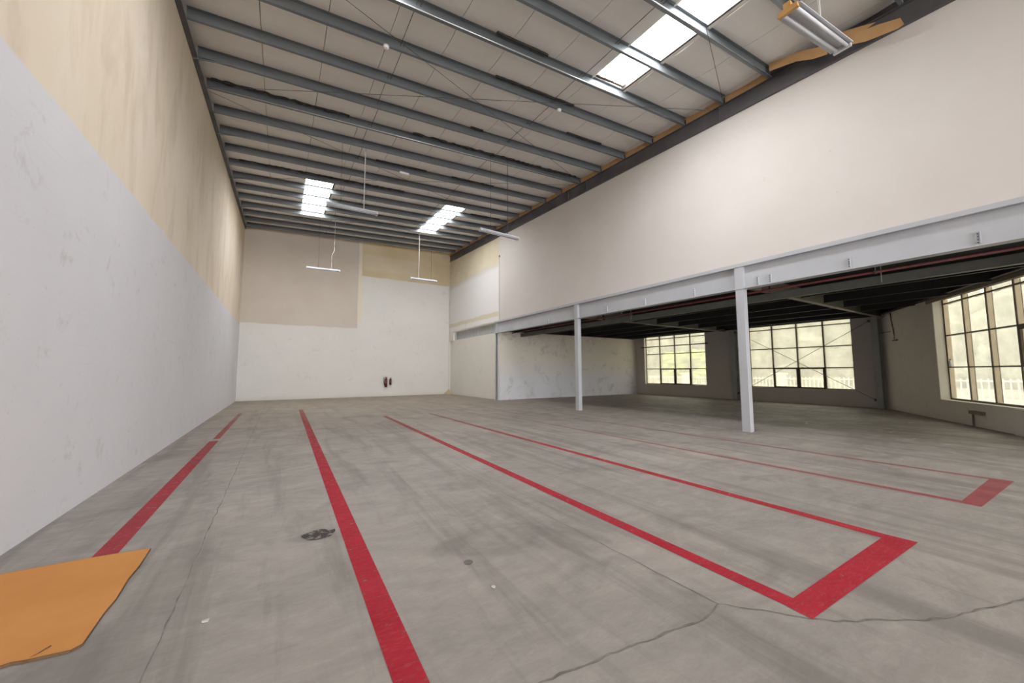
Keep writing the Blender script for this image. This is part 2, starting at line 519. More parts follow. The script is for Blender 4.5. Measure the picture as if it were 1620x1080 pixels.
part(red_strip((.585, .4), (.79, 17.6), .155).build('painted_line', 'red', fl), 'red line crossing the bottom edge of the photo')
rb = MB()
def rect_lane(xa0, xa1, xb0, xb1, y0, y1, yend, w=.13):
    b = MB()
    def strip(x0, y0_, x1, y1_):
        b.add([(x0 - w / 2, y0_, .003), (x0 + w / 2, y0_, .003), (x1 + w / 2, y1_, .003), (x1 - w / 2, y1_, .003)], [(0, 1, 2, 3)])
    strip(xa0, y1, xa1, yend); strip(xb0, y1, xb1, yend)
    b.add([(xa0 - w / 2 - .02, y0, .003), (xb0 + w / 2 + .02, y0 - .04, .003), (xb0 + w / 2, y1, .003), (xa0 - w / 2, y1, .003)], [(0, 1, 2, 3)])
    return b
part(rect_lane(2.89, 3.12, 4.74, 4.70, 1.10, 1.26, 13.4).build('painted_line', 'red', fl), 'red painted lane with a closed near end in the middle of the floor')
part(rect_lane(6.72, 6.62, 8.47, 8.1, .94, 1.10, 13.0, .11).build('painted_line', 'red_faded', fl), 'fainter red painted lane closest to the grey columns')

for pts, w in ((jline((-.52, 1.9), (-.50, 24.2), .15, .009), .0075), (jline((2.47, 1.49), (2.42, 5.0), .12, .006), .007), (jline((2.42, 5.0), (1.75, 6.3), .12, .006), .006),
               (jline((2.47, 1.49), (2.2, 1.45), .06, .01) + jline((2.2, 1.45), (1.7, 1.53), .05, .012)[1:] + jline((1.7, 1.53), (1.05, 1.60), .05, .01)[1:], .010),
               (jline((2.47, 1.49), (2.9, 1.02), .06, .01) + jline((2.9, 1.02), (3.5, .68), .06, .012)[1:] + jline((3.5, .68), (4.6, .35), .06, .01)[1:], .010),
               (jline((6.0, 1.0), (5.75, 12), .15, .006), .005)):
    ribbon(pts, w, .0025, .5).build('floor_joint', 'joint', fl)
st = []
for i in range(15):
    t = i / 14 * 2 * math.pi
    st.append((.37 + .14 * math.cos(t) * (1 + .18 * math.sin(5 * t)), 4.03 + .12 * math.sin(t)))
part(red(st[:-1], .003).build('rubber_smear', 'stain', fl), 'black smear beside the long red line')
part(red([(1.33 + .037 * math.cos(t * .4), 2.83 + .037 * math.sin(t * .4)) for t in range(16)], .003).build('oil_spot', 'spot', fl), 'round dark spot on the concrete')
for (x, y, s, lab) in ((1.33, 2.42, .022, 'tiny crumpled white scrap on the floor in front of the dark round spot'),
                  (-.32, 3.02, .03, 'thin pale splinter lying right of the orange board'),
                  (12.9, 4.9, .05, 'small pale scrap on the floor right of the nearest column')):
    b = MB()
    pts = [(x + s * math.cos(a) * random.uniform(.5, 1), y + s * math.sin(a) * random.uniform(.4, .9)) for a in [i * .9 for i in range(7)]]
    b.poly(pts, .002, .002 + s * .2)
    tag(b.build('floor_scrap', 'paper', origin=(x, y, 0)), lab, 'scrap')

# ------------------------------------------------------------------ walls
struct(MB().box(XL - .25, XL, YF - .2, YB + .25, 0, 8.1).build('tmp', 'left')).name = 'wall_left'
wl = bpy.data.objects['wall_left']
# sloping top of the left wall
wl.data.clear_geometry()
b = MB(); ys = [YF - .2, YB + .25]
tops = [zR(XL, y) + .02 for y in ys]
b.add([(XL - .25, ys[0], 0), (XL, ys[0], 0), (XL, ys[1], 0), (XL - .25, ys[1], 0), (XL - .25, ys[0], tops[0]), (XL, ys[0], tops[0]), (XL, ys[1], tops[1]), (XL - .25, ys[1], tops[1])],
      [(3, 2, 1, 0), (4, 5, 6, 7), (0, 1, 5, 4), (1, 2, 6, 5), (2, 3, 7, 6), (3, 0, 4, 7)])
wl.data.from_pydata([tuple(v) for v in b.v], [], b.f); wl.data.update()
# strip that closes the wall above the rafter
b = MB()
b.add([(XL - .25, ys[0], tops[0]), (XL - .05, ys[0], tops[0]), (XL - .05, ys[1], tops[1]), (XL - .25, ys[1], tops[1]),
       (XL - .25, ys[0], tops[0] + .6), (XL - .05, ys[0], tops[0] + .6), (XL - .05, ys[1], tops[1] + .6), (XL - .25, ys[1], tops[1] + .6)],
      [(3, 2, 1, 0), (4, 5, 6, 7), (0, 1, 5, 4), (1, 2, 6, 5), (2, 3, 7, 6), (3, 0, 4, 7)])
struct(b.build('trim_1', 'board'), 'brown filler strip above the left wall')

struct(MB().box(XL, 10.4, YB, YB + .25, 0, 10.1).build('wall_back', 'back'))
# upper right wall with sloping top
b = MB(); t0, t1 = zR(XR, YF) - .40, zR(XR, YB) - .40
b.add([(XR, YF, 4.24), (XR + .2, YF, 4.24), (XR + .2, YB, 4.24), (XR, YB, 4.24), (XR, YF, t0), (XR + .2, YF, t0), (XR + .2, YB, t1), (XR, YB, t1)],
      [(3, 2, 1, 0), (4, 5, 6, 7), (0, 1, 5, 4), (1, 2, 6, 5), (2, 3, 7, 6), (3, 0, 4, 7)])
struct(b.build('wall_right', 'right'), 'tall cream wall above the grey beam')
b = MB()
b.add([(XR + .07, YF, t0), (XR + .2, YF, t0), (XR + .2, YB, t1), (XR + .07, YB, t1), (XR + .07, YF, t0 + .9), (XR + .2, YF, t0 + .9), (XR + .2, YB, t1 + .9), (XR + .07, YB, t1 + .9)],
      [(3, 2, 1, 0), (4, 5, 6, 7), (0, 1, 5, 4), (1, 2, 6, 5), (2, 3, 7, 6), (3, 0, 4, 7)])
struct(b.build('trim_2', 'roofsheet'), 'dark closing strip behind the boards above the right wall')
struct(MB().box(10.02, 10.25, 17.9, YB, 0, 3.63).box(10.17, 10.25, 17.9, YB, 3.63, 4.24).build('wall_right_lower', 'stub'), 'white wall below the beam in the back right corner')
struct(MB().box(10.02, BX, 17.5, 17.75, 0, 4.0).build('wall_bay_back', 'mezz_wall'), 'smudged white back wall of the bay under the mezzanine')
# window wall (two openings)
W1 = (12.55, 16.8); W1b = (6.05, 10.25); ZS, ZT = .68, 3.9
b = MB()
T = .32
b.box(BX, BX + T, 4.7, 17.75, 0, ZS)
b.box(BX, BX + T, W1[1], 17.75, ZS, ZT)
b.box(BX, BX + T, W1b[1], W1[0], ZS, ZT)
b.box(BX, BX + T, 4.7, W1b[0], ZS, ZT)
b.box(BX, BX + T, 4.7, 17.75, ZT, 4.24)
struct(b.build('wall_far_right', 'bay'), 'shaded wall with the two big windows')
# angled wall with its window
def box2(mb, s0, s1, o0, o1, z0, z1):
    P = [on2(s0, o0), on2(s1, o0), on2(s1, o1), on2(s0, o1)]
    vs_ = [(p.x, p.y, z) for z in (z0, z1) for p in P]
    return mb.add(vs_, [(3, 2, 1, 0), (4, 5, 6, 7), (0, 1, 5, 4), (1, 2, 6, 5), (2, 3, 7, 6), (3, 0, 4, 7)])
S0, S1 = 3.9, 11.0
b = MB()
box2(b, -.1, 12.5, 0, .32, 0, .60)
box2(b, -.1, S0, 0, .32, .60, 3.72)
box2(b, S1, 12.5, 0, .32, .60, 3.72)
box2(b, -.1, 12.5, 0, .32, 3.72, 4.24)
struct(b.build('wall_angled', 'bay2'), 'shaded angled wall at the right edge')
# reveals painted white
b = MB(); box2(b, S0, S0 + .015, .004, .25, .60, 3.72)
struct(b.build('trim_3', 'reveal'), 'bright painted side of the right window opening')
b = MB(); b.box(BX + .004, BX + .2, W1[1] - .015, W1[1], ZS, ZT)
struct(b.build('trim_4', 'reveal'), 'bright painted side of the left window opening')
b = MB(); box2(b, S0 + .02, S1, -.015, .25, .60, .622)
struct(b.build('trim_5', 'reveal'), 'pale sill of the right window')
b = MB(); box2(b, S0 - .3, S1 + .3, -.03, .004, 3.62, 3.74)
struct(b.build('trim_6', 'tan'), 'tan head strip over the right window')
b = MB(); box2(b, 7.06, 9.2, -.06, 0, 0, .60)  # added pale slab imitating a brightly lit piece of wall
struct(b.build('trim_7', 'reveal'), 'lit patch of wall below the right window, made as a pale raised slab')
# front of the hall, with an unseen opening added for daylight behind the viewer
b = MB()
b.box(XL, -1.4, YF - .2, YF, 0, 9); b.box(9.4, XR, YF - .2, YF, 0, 9); b.box(-1.4, 9.4, YF - .2, YF, 7.4, 9)
struct(b.build('wall_front', 'bay'))
struct(MB().box(9.95, 10.15, YF, -1.2, 0, 3.58).build('wall_right_near', 'stub'))

# ------------------------------------------------------------------ windows
def panes(parent, quads):
    for q in quads:
        MB().add(q, [(0, 1, 2, 3), (7, 6, 5, 4), (0, 4, 5, 1), (1, 5, 6, 2), (2, 6, 7, 3), (3, 7, 4, 0)]).build('pane', 'glass', parent)
def win_x(name, label, Y0, Y1, divs, zs, casement):
    X = BX + .2
    root = thing(name, label, None, (X, (Y0 + Y1) / 2, ZS)); root['kind'] = 'structure'
    MB().box(X - .03, X + .03, Y0, Y0 + .04, ZS, ZT).box(X - .03, X + .03, Y1 - .04, Y1, ZS, ZT).box(X - .03, X + .03, Y0, Y1, ZS, ZS + .04).box(X - .03, X + .03, Y0, Y1, ZT - .04, ZT).build('frame', 'frame', root)
    for y in divs: MB().box(X - .03, X + .03, y - .022, y + .022, ZS + .04, ZT - .04).build('mullion', 'frame', root)
    ed = [Y0] + divs + [Y1]
    for z in zs:
        for a, c in zip(ed[:-1], ed[1:]):
            MB().box(X - .026, X + .026, a + .022, c - .022, z - .018, z + .018).build('transom', 'frame', root)
    zz = [ZS] + zs + [ZT]
    for a, c in zip(ed[:-1], ed[1:]):
        for d, e in zip(zz[:-1], zz[1:]):
            v = [(X - .004, a + .02, d + .02), (X - .004, c - .02, d + .02), (X - .004, c - .02, e - .02), (X - .004, a + .02, e - .02)]
            panes(root, [v + [(p[0] + .008, p[1], p[2]) for p in v]])
            # cream glazing strip seen edge-on beside each pane
            MB().box(X + .03, X + .10, c - .05, c - .022, d + .03, e - .03).build('glazing_strip', 'fin', root)
    for i in casement:
        a, c = ed[i], ed[i + 1]; z0, z1 = zz[0], zz[1]; w = .075
        sf = MB().box(X - .05, X + .01, a + .02, a + w, z0 + .02, z1).box(X - .05, X + .01, c - w, c - .02, z0 + .02, z1)
        sf.box(X - .05, X + .01, a + w, c - w, z0 + .02, z0 + w).box(X - .05, X + .01, a + w, c - w, z1 - .05, z1)
        so = sf.build('casement', 'frame', root)
        MB().box(X - .075, X - .05, (a + c) / 2 - .05, (a + c) / 2 + .05, z0 + .04, z0 + .06).build('latch', 'frame', so)
    return root
win_x('window_1', 'tall gridded window at the far left of the bay', W1[0], W1[1], [13.60, 14.65, 15.72], [1.66, 2.61, 3.58], (1, 2))
win_x('window_2', 'tall gridded window behind the nearest column', W1b[0], W1b[1], [7.09, 8.12, 9.17], [1.64, 2.60, 3.56], (1, 2))
root = thing('window_3', 'large window in the angled wall at the right edge', None, tuple(on2(S0 + 3, .25, .6))); root['kind'] = 'structure'
divs = [4.93, 5.94, 6.95, 7.96, 8.97, 9.98]; zs = [1.60, 2.57, 3.545]; OF = .25
fr = MB(); box2(fr, S0, S0 + .045, OF - .03, OF + .03, .62, 3.72); box2(fr, S1 - .045, S1, OF - .03, OF + .03, .62, 3.72)
box2(fr, S0, S1, OF - .03, OF + .03, .62, .67); box2(fr, S0, S1, OF - .03, OF + .03, 3.68, 3.72); fr.build('frame', 'frame', root)
ed = [S0] + divs + [S1]; zz = [.62] + zs + [3.72]
for s in divs:
    b = MB(); box2(b, s - .02, s + .02, OF - .04, OF - .02, .67, 3.68); mo = b.build('mullion', 'frame', root)
    b = MB(); box2(b, s - .02, s + .02, OF - .02, OF + .075, .67, 3.68); b.build('mullion_fin', 'fin', mo)
    b = MB(); box2(b, s - .024, s + .024, OF + .075, OF + .09, .67, 3.68); b.build('mullion_cap', 'frame', mo)
b = MB(); box2(b, S0 + .045, S0 + .06, OF - .02, OF + .09, .67, 3.68); b.build('mullion_fin', 'fin', root)
for z in zs:
    for a, c in zip(ed[:-1], ed[1:]):
        b = MB(); box2(b, a + .02, c - .02, OF - .038, OF + .02, z - .018, z + .018); b.build('transom', 'frame', root)
for a, c in zip(ed[:-1], ed[1:]):
    for d, e in zip(zz[:-1], zz[1:]):
        b = MB(); box2(b, a + .02, c - .02, OF + .08, OF + .088, d + .018, e - .018); b.build('pane', 'glass', root)
b = MB(); box2(b, 6.97, 8.0, OF - .055, OF - .01, 1.62, 1.70); box2(b, 6.97, 7.05, OF - .055, OF - .01, 1.70, 2.5); box2(b, 6.97, 8.0, OF - .055, OF - .01, 2.47, 2.55)
b.build('casement', 'frame', root)

# ------------------------------------------------------------------ mezzanine: soffit, edge beam, columns, joists
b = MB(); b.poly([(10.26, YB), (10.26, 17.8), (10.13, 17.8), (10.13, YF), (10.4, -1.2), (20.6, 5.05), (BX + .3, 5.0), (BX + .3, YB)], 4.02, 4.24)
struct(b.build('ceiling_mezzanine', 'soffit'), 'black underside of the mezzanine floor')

BXC = 9.87
eb = thing('edge_beam', 'long pale grey steel beam carrying the mezzanine edge above the columns', 'beam', (10.0, 8.0, 3.57))
b = MB(); b.box(9.98, 10.0, YF + .1, 17.9, 3.60, 4.15); b.build('web', 'grey', eb)
b = MB(); b.box(BXC, 10.10, YF + .1, 17.9, 4.145, 4.235); part(b.build('top_band', 'grey', eb), 'projecting top band of the grey beam')
b = MB(); b.box(BXC, 10.10, YF + .1, 17.9, 3.575, 3.60); b.build('bottom_flange', 'grey', eb)
for (y, z) in ((4.62, 3.72), (4.34, 3.72), (2.86, 3.73), (1.16, 3.73), (6.3, 3.73), (8.0, 3.73), (9.66, 3.74), (13.14, 3.74), (14.83, 3.70), (15.45, 3.95), (16.4, 3.8)):
    c = MB().box(9.965, 9.98, y - .035, y + .035, z - .11, z + .11).box(9.93, 9.965, y - .035, y - .025, z - .11, z + .11).build('cleat', 'grey', eb)
    bb = MB()
    for dz in (-.075, -.025, .025, .075):
        bb.tube([(9.966, y, z + dz), (9.955, y, z + dz)], .010, 6)
    part(bb.build('bolt_row', 'rafter', c), 'dark bolt heads')
# the stretch of the same line that is set into the wall in the back corner
rb_ = thing('recessed_beam', 'grey steel beam set flush into the wall in the back right corner', 'beam', (10.03, 20.9, 3.64))
MB().box(10.15, 10.17, 17.92, 23.7, 3.66, 4.18).build('web', 'post', rb_)
MB().box(10.03, 10.15, 17.92, 23.7, 3.635, 3.655).build('bottom_flange', 'grey', rb_)
MB().box(10.03, 10.17, 23.68, 23.70, 3.66, 4.18).build('end_plate', 'grey', rb_)
for y in (18.7, 20.4): MB().box(10.13, 10.15, y - .02, y + .02, 3.68, 4.05).build('stiffener', 'grey', rb_)
MB().box(9.95, 10.06, 17.9, YB - .02, 4.18, 4.24).build('tmpx', 'stub').name = 'trim_8'
struct(bpy.data.objects['trim_8'], 'white ledge over the recessed beam')
struct(MB().box(9.93, 10.06, 23.72, YB, 3.6, 4.2).build('trim_9', 'stub'))

def column(y0, label, x0=9.87, base_angle=False):
    c = thing('steel_column', label, 'column', (x0 + .08, y0 + .1, 0), 'grey columns under the beam')
    w = .165
    MB().box(x0, x0 + w, y0, y0 + .2, .0, 3.575).build('shaft', 'grey', c, bevel=.006)
    MB().box(x0 - .004, x0 + w, y0 - .004, y0 + .204, 3.602, 4.143).build('head', 'grey', c, bevel=.004)
    MB().box(x0 - .006, x0 + w + .004, y0 - .008, y0 + .208, 3.555, 3.574).build('cap_plate', 'grey', c)
    if base_angle:
        a = MB().box(x0 + w, x0 + w + .09, y0 + .02, y0 + .18, 0, .012).box(x0 + w, x0 + w + .012, y0 + .02, y0 + .18, .012, .10).build('base_angle', 'rafter', c)
        bb = MB()
        for yy in (.06, .14): bb.tube([(x0 + w + .055, y0 + yy, .012), (x0 + w + .055, y0 + yy, .04)], .012, 6)
        bb.build('bolt', 'rafter', a)
    return c
column(4.92, 'grey square steel column nearest the camera, in front of the windows', 9.885, True)
column(11.15, 'grey square steel column in the middle, between bay wall and beam', 9.89)
b = MB()
c1 = thing('wall_column', 'farthest grey steel column, standing against the corner of the white walls', 'column', (10.08, 17.8, 0))
MB().box(9.95, 10.3, 17.66, 17.675, 0, 3.575).box(9.95, 10.3, 17.885, 17.9, 0, 3.575).box(10.12, 10.135, 17.675, 17.885, 0, 3.575).build('shaft', 'grey', c1)
MB().box(9.93, 9.975, 17.66, 17.9, 3.6, 4.14).build('head', 'grey', c1)

# inner girder parallel to the edge beam, and the red pipe
g = thing('steel_girder', 'olive grey steel girder running behind the columns below the black deck', 'beam', (11.35, 8, 3.42))
MB().ibeam((11.35, -.5, 3.42), (11.35, 17.45, 3.42), .14, .19, .012, .09).build('girder', 'greyd', g)
for y in (2.7, 9.7): MB().tube([(11.27, y, 3.45), (11.27, y, 4.0)], .008, 6).build('hanger_rod', 'grey', g)
rp = thing('sprinkler_pipe', 'long dull red pipe under the mezzanine between edge beam and girder', 'pipe', (10.75, 8, 3.56))
MB().tube([(10.75, -.8, 3.60), (10.75, 17.45, 3.60)], .028, 10).build('pipe', 'redpipe', rp, smooth=True)
for y in (2.66, 9.69, 14.6):
    MB().tube([(10.75, y, 3.63), (10.75, y, 4.02)], .007, 6).build('hanger', 'grey', rp)
    MB().box(10.712, 10.788, y - .012, y + .012, 3.562, 3.638).build('clamp', 'rafter', rp)
for y, lab in ((4.93, 'ribbed brownish stub beam behind the nearest column'), (11.16, 'ribbed brownish stub beam behind the middle column')):
    t = thing('stub_beam', lab, 'beam', (10.7, y + .09, 3.6), 'stub beams tying the columns to the girder')
    b = MB().box(10.12, 11.27, y + .03, y + .05, 3.64, 3.95); b.build('web', 'tan', t)
    MB().box(10.12, 11.27, y - .02, y + .10, 3.62, 3.64).build('flange', 'tan', t)
    for i in range(5): MB().box(10.9 + .07 * i, 10.915 + .07 * i, y, y + .03, 3.64, 3.95).build('rib', 'tan', t)
# cross frames
for y, lab in ((5.0, 'tan steel cross beam under the deck reaching the right-hand corner pier'), (11.25, 'tan steel cross beam under the deck reaching the pier between the windows')):
    t = thing('cross_beam', lab, 'beam', (16, y, 3.62), 'cross beams under the mezzanine')
    MB().box(11.45, 20.45, y - .006, y + .006, 3.635, 4.01).build('web', 'greyd', t)
    MB().box(11.45, 20.45, y - .075, y + .075, 3.62, 3.635).build('bottom_flange', 'tan', t)
def yW2(x): return 5.1 - (20.7 - x) * .6134
bays = [('nearest', lambda x: max(-.6, yW2(x) + .15), 4.9), ('middle', lambda x: 5.10, 11.15), ('farthest', lambda x: 11.35, 17.45)]
for bn, y0f, y1 in bays:
    for i, x in enumerate((13.1, 14.7, 16.3, 17.9, 19.5)):
        y0 = y0f(x)
        if y1 - y0 < .6: continue
        o = MB().ibeam((x, y0, 3.66), (x, y1, 3.66), .09, .35, .012, .01).build('floor_joist', 'black', origin=(x, (y0 + y1) / 2, 3.66))
        tag(o, 'thin black steel joist under the deck, %s bay, %s row from the hall' % (bn, ORD[i]), 'joist', 'black joists under the mezzanine')
# perimeter beams
tag(MB().ibeam((20.5, 5.3, 3.70), (20.5, 17.45, 3.70), .18, .31, .015, .012).build('perimeter_beam', 'black', origin=(20.5, 11, 3.7)), 'black beam over the two windows of the far right wall', 'beam')
tag(MB().ibeam((10.3, 17.38, 3.66), (20.38, 17.38, 3.66), .14, .34, .015, .012).build('perimeter_beam', 'black', origin=(15, 17.38, 3.66)), 'black beam along the top of the smudged bay wall', 'beam')
p0, p1 = on2(.5, -.12, 3.72), on2(12.2, -.12, 3.72)
tag(MB().ibeam(p0, p1, .16, .29, .015, .012).build('perimeter_beam', 'black', origin=tuple((p0 + p1) / 2)), 'black beam over the angled window at the right edge', 'beam')
# piers on window wall
def pier(y, w, label):
    t = thing('wall_pier', label, 'column', (BX - .15, y, 0))
    MB().box(BX - .29, BX - .27, y - w / 2, y + w / 2, 0, 3.61).box(BX - .02, BX - .002, y - w / 2, y + w / 2, 0, 3.61).box(BX - .27, BX - .02, y - .01, y + .01, 0, 3.61).build('shaft', 'post', t)
    return t
pier(10.86, .24, 'grey steel post on the window wall between the two windows')
pc = pier(5.22, .20, 'grey steel post in the corner beside the angled wall')
MB().tube([(BX - .24, 5.12, 3.0), tuple(on2(.9, -.01, 3.0))], .012, 6).build('tie_bar', 'greyd', pc)
# cross bracing in front of window 2
for (a, c, lab) in (((20.45, 10.7, 3.55), (20.45, 5.35, .33), 'thin steel bracing rod falling to the right across the window'),
                    ((20.49, 5.40, 3.53), (20.49, 10.7, .35), 'thin steel bracing rod rising to the right across the window')):
    t = thing('bracing_rod', lab, 'rod', tuple((Vector(a) + Vector(c)) / 2))
    MB().tube([a, c], .010, 6).build('rod', 'greyd', t)
    for p in (a, c): MB().box(p[0] - .02, p[0] + .02, p[1] - .04, p[1] + .04, p[2] - .05, p[2] + .05).build('end_plate', 'rafter', t)
tag(MB().tube([(20.62, 12.35, 3.08), (20.62, 16.95, 3.08)], .030, 10).build('red_pipe', 'redframe', origin=(20.62, 14.6, 3.08), smooth=True), 'dark red pipe crossing the upper part of the far left window', 'pipe')
# small fittings in the bay
sd = thing('smoke_detector', 'white smoke detector under the mezzanine, right of the nearest column', 'detector', (11.72, 4.88, 3.56), None)
MB().lathe((11.72, 4.88, 3.565), [(.045, -.05), (.055, -.03), (.06, -.01), (.06, 0)], 16).build('head', 'whitep', sd, smooth=True)
MB().lathe((11.72, 4.88, 3.565), [(.035, 0), (.035, .06)], 12).build('base', 'whitep', sd)
pts = [on2(1.02, -.02, 3.70), on2(1.06, -.03, 3.45), on2(1.12, -.02, 3.15), on2(1.18, -.02, 2.9), on2(1.16, -.02, 2.7)]
cb = thing('dangling_cable', 'dark cable hanging down the wall in the corner beside the angled wall', 'cable', tuple(on2(1.1, -.05, 2.7)))
MB().tube(pts, .016, 6).build('cable', 'wire', cb)
b = MB(); box2(b, 1.12, 1.42, -.07, 0, 2.62, 2.66); b.build('hook', 'wire', cb)
so = thing('pipe_outlet', 'brown wall bracket with a short pipe below the right window', 'bracket', tuple(on2(5.6, -.05, 0)))
b = MB(); box2(b, 5.42, 5.95, -.08, 0, .33, .42); b.build('bracket', 'tan', so)
MB().tube([on2(5.52, -.045, 0.0), on2(5.52, -.045, .33)], .022, 8).build('pipe', 'greyd', so)
bo = thing('plastic_bottle', 'small white plastic bottle standing on the cross bar of the right window', 'bottle', tuple(on2(4.18, .16, 1.62)))
MB().lathe(on2(4.18, .175, 1.62), [(.035, 0), (.04, .01), (.04, .13), (.03, .16), (.015, .18), (.015, .2)], 14).build('body', 'whitep', bo, smooth=True)
MB().lathe(on2(4.18, .175, 1.82), [(.018, 0), (.018, .03)], 10).build('cap', 'rafter', bo)
# loop of cable over the right window head
lp = [on2(6.6 + .16 * i, -.05, 3.76 - .05 * math.sin(i * .6)) for i in range(8)]
tag(MB().tube(lp, .012, 6).build('loose_cable', 'wire', origin=tuple(on2(7.1, -.05, 3.75))), 'loose dark cable over the head of the right window', 'cable')

# ------------------------------------------------------------------ roof
KMIN, KMAX = -20, 18
def roof_pt(X, Y, dz): return (X, Y, zR(X, Y) + dz)
SKY = [(5.60, 1, 'a'), ]
sky_cells = []          # (x0, x1, kstart, kend)
def seam(i): return SEAM0 + SEAMW * i
seams = [XL - .02] + [seam(i) for i in range(0, 10)] + [XR + .04]
SKYL = [(6, -1, 2), (6, 10, 14), (1, 10, 14), (1, 0, 2)]   # seam index, k0, k1; last strip is unseen, added to brighten the near hall
def in_sky(i, k): return any(i == s and a <= k < c for s, a, c in SKYL)
b = MB(); bt = MB()
GAP = .006
for k in range(KMIN, KMAX):
    for i in range(len(seams) - 1):
        x0, x1 = seams[i], seams[i + 1]
        si = i - 1
        q = []
        for (x, kk) in ((x0, k), (x1, k), (x1, k + 1), (x0, k + 1)):
            y = yP(kk, x)
            if kk == KMAX: y = YB + .2
            q.append((x, y))
        cx = [(x0 + GAP, q[0][1]), (x1 - GAP, q[1][1]), (x1 - GAP, q[2][1]), (x0 + GAP, q[3][1])]
        if si >= 0 and in_sky(si, k): continue
        NS = 6; vs_ = []
        for j in range(NS + 1):
            t_ = j / NS; sg = .05 * (1 - (2 * t_ - 1) ** 2) * (1 if j not in (0, NS) else 0)
            for (pa, pb) in ((cx[0], cx[3]), (cx[1], cx[2])):
                x_, y_ = pa[0] + (pb[0] - pa[0]) * t_, pa[1] + (pb[1] - pa[1]) * t_
                vs_.append(roof_pt(x_, y_, .215 - sg)); vs_.append(roof_pt(x_, y_, .250))
        fs = []
        for j in range(NS):
            a_ = j * 4; c_ = a_ + 4
            fs += [(a_, c_, c_ + 2, a_ + 2), (a_ + 1, a_ + 3, c_ + 3, c_ + 1), (a_, a_ + 1, c_ + 1, c_), (a_ + 2, c_ + 2, c_ + 3, a_ + 3)]
        fs += [(0, 2, 3, 1), (NS * 4, NS * 4 + 1, NS * 4 + 3, NS * 4 + 2)]
        b.add(vs_, fs)
        lo = [roof_pt(x, y, .252) for x, y in q]; hi = [roof_pt(x, y, .30) for x, y in q]
        bt.add(lo + hi, [(3, 2, 1, 0), (4, 5, 6, 7), (0, 1, 5, 4), (1, 2, 6, 5), (2, 3, 7, 6), (3, 0, 4, 7)])
struct(b.build('ceiling', 'liner'), 'off-white insulated roof lining in long panels')
struct(bt.build('trim_10', 'roofsheet'), 'dark roof deck behind the lining')
wn = 4
for (si, k0, k1) in SKYL:
    x0, x1 = seam(si), seam(si + 1)
    root = thing('window_%d' % wn, {4: 'bright skylight strip nearest the camera', 5: 'far right bright skylight', 6: 'far left bright skylight'}.get(wn), None,
                 roof_pt((x0 + x1) / 2, yP(k0, x0), .3)); root['kind'] = 'structure'; wn += 1
    xa, xb = x0 + .04, x1 - .135
    for k in range(k0, k1):
        q = [(xa, yP(k, xa) + (.0 if k > k0 else .03)), (xb, yP(k, xb) + (.0 if k > k0 else .03)), (xb, yP(k + 1, xb)), (xa, yP(k + 1, xa))]
        lo = [roof_pt(x, y, .27) for x, y in q]; hi = [roof_pt(x, y, .29) for x, y in q]
        MB().add(lo + hi, [(3, 2, 1, 0), (4, 5, 6, 7), (0, 1, 5, 4), (1, 2, 6, 5), (2, 3, 7, 6), (3, 0, 4, 7)]).build('translucent_sheet', 'skylight_dimmed' if k0 >= 10 else 'skylight', root)
    for (u0, u1, m_) in ((x0 - .005, xa, 'fence'), (xb, xb + .055, 'curbdark'), (xb + .055, x1 + .005, 'fence')):
        b = MB()
        ya, yb = yP(k0, x0), yP(k1, x0)
        vs_ = [roof_pt(u0, ya, .19), roof_pt(u1, ya, .19), roof_pt(u1, yb, .19), roof_pt(u0, yb, .19), roof_pt(u0, ya, .38), roof_pt(u1, ya, .38), roof_pt(u1, yb, .38), roof_pt(u0, yb, .38)]
        b.add(vs_, [(3, 2, 1, 0), (4, 5, 6, 7), (0, 1, 5, 4), (1, 2, 6, 5), (2, 3, 7, 6), (3, 0, 4, 7)]); b.build('curb', m_, root)
    for ke, s_ in ((k0, -1), (k1, 1)):
        b = MB(); ya = yP(ke, x0); y0_, y1_ = (ya - .03, ya + .03)
        vs_ = [roof_pt(x0, y0_, .19), roof_pt(x1, y0_, .19), roof_pt(x1, y1_, .19), roof_pt(x0, y1_, .19), roof_pt(x0, y0_, .38), roof_pt(x1, y0_, .38), roof_pt(x1, y1_, .38), roof_pt(x0, y1_, .38)]
        b.add(vs_, [(3, 2, 1, 0), (4, 5, 6, 7), (0, 1, 5, 4), (1, 2, 6, 5), (2, 3, 7, 6), (3, 0, 4, 7)]); b.build('end_curb', 'rafter', root)

# grime on the near skylight's far end
b = MB(); xs = seam(6) + .04; random.seed(3)
for i in range(24):
    xa = xs + i * .0405; h1 = random.uniform(.16, .24) + (.07 if i % 6 == 2 else 0); y = yP(2, xa) - .02
    b.add([roof_pt(xa, y, .262), roof_pt(xa + .042, y, .262), roof_pt(xa + .026, y - h1, .262), roof_pt(xa + .012, y - h1, .262),
           roof_pt(xa, y, .268), roof_pt(xa + .042, y, .268), roof_pt(xa + .026, y - h1, .268), roof_pt(xa + .012, y - h1, .268)],
          [(3, 2, 1, 0), (4, 5, 6, 7), (0, 1, 5, 4), (1, 2, 6, 5), (2, 3, 7, 6), (3, 0, 4, 7)])
part(b.build('grime', 'grime', bpy.data.objects['window_4']), 'brown grime along the far end of the skylight')

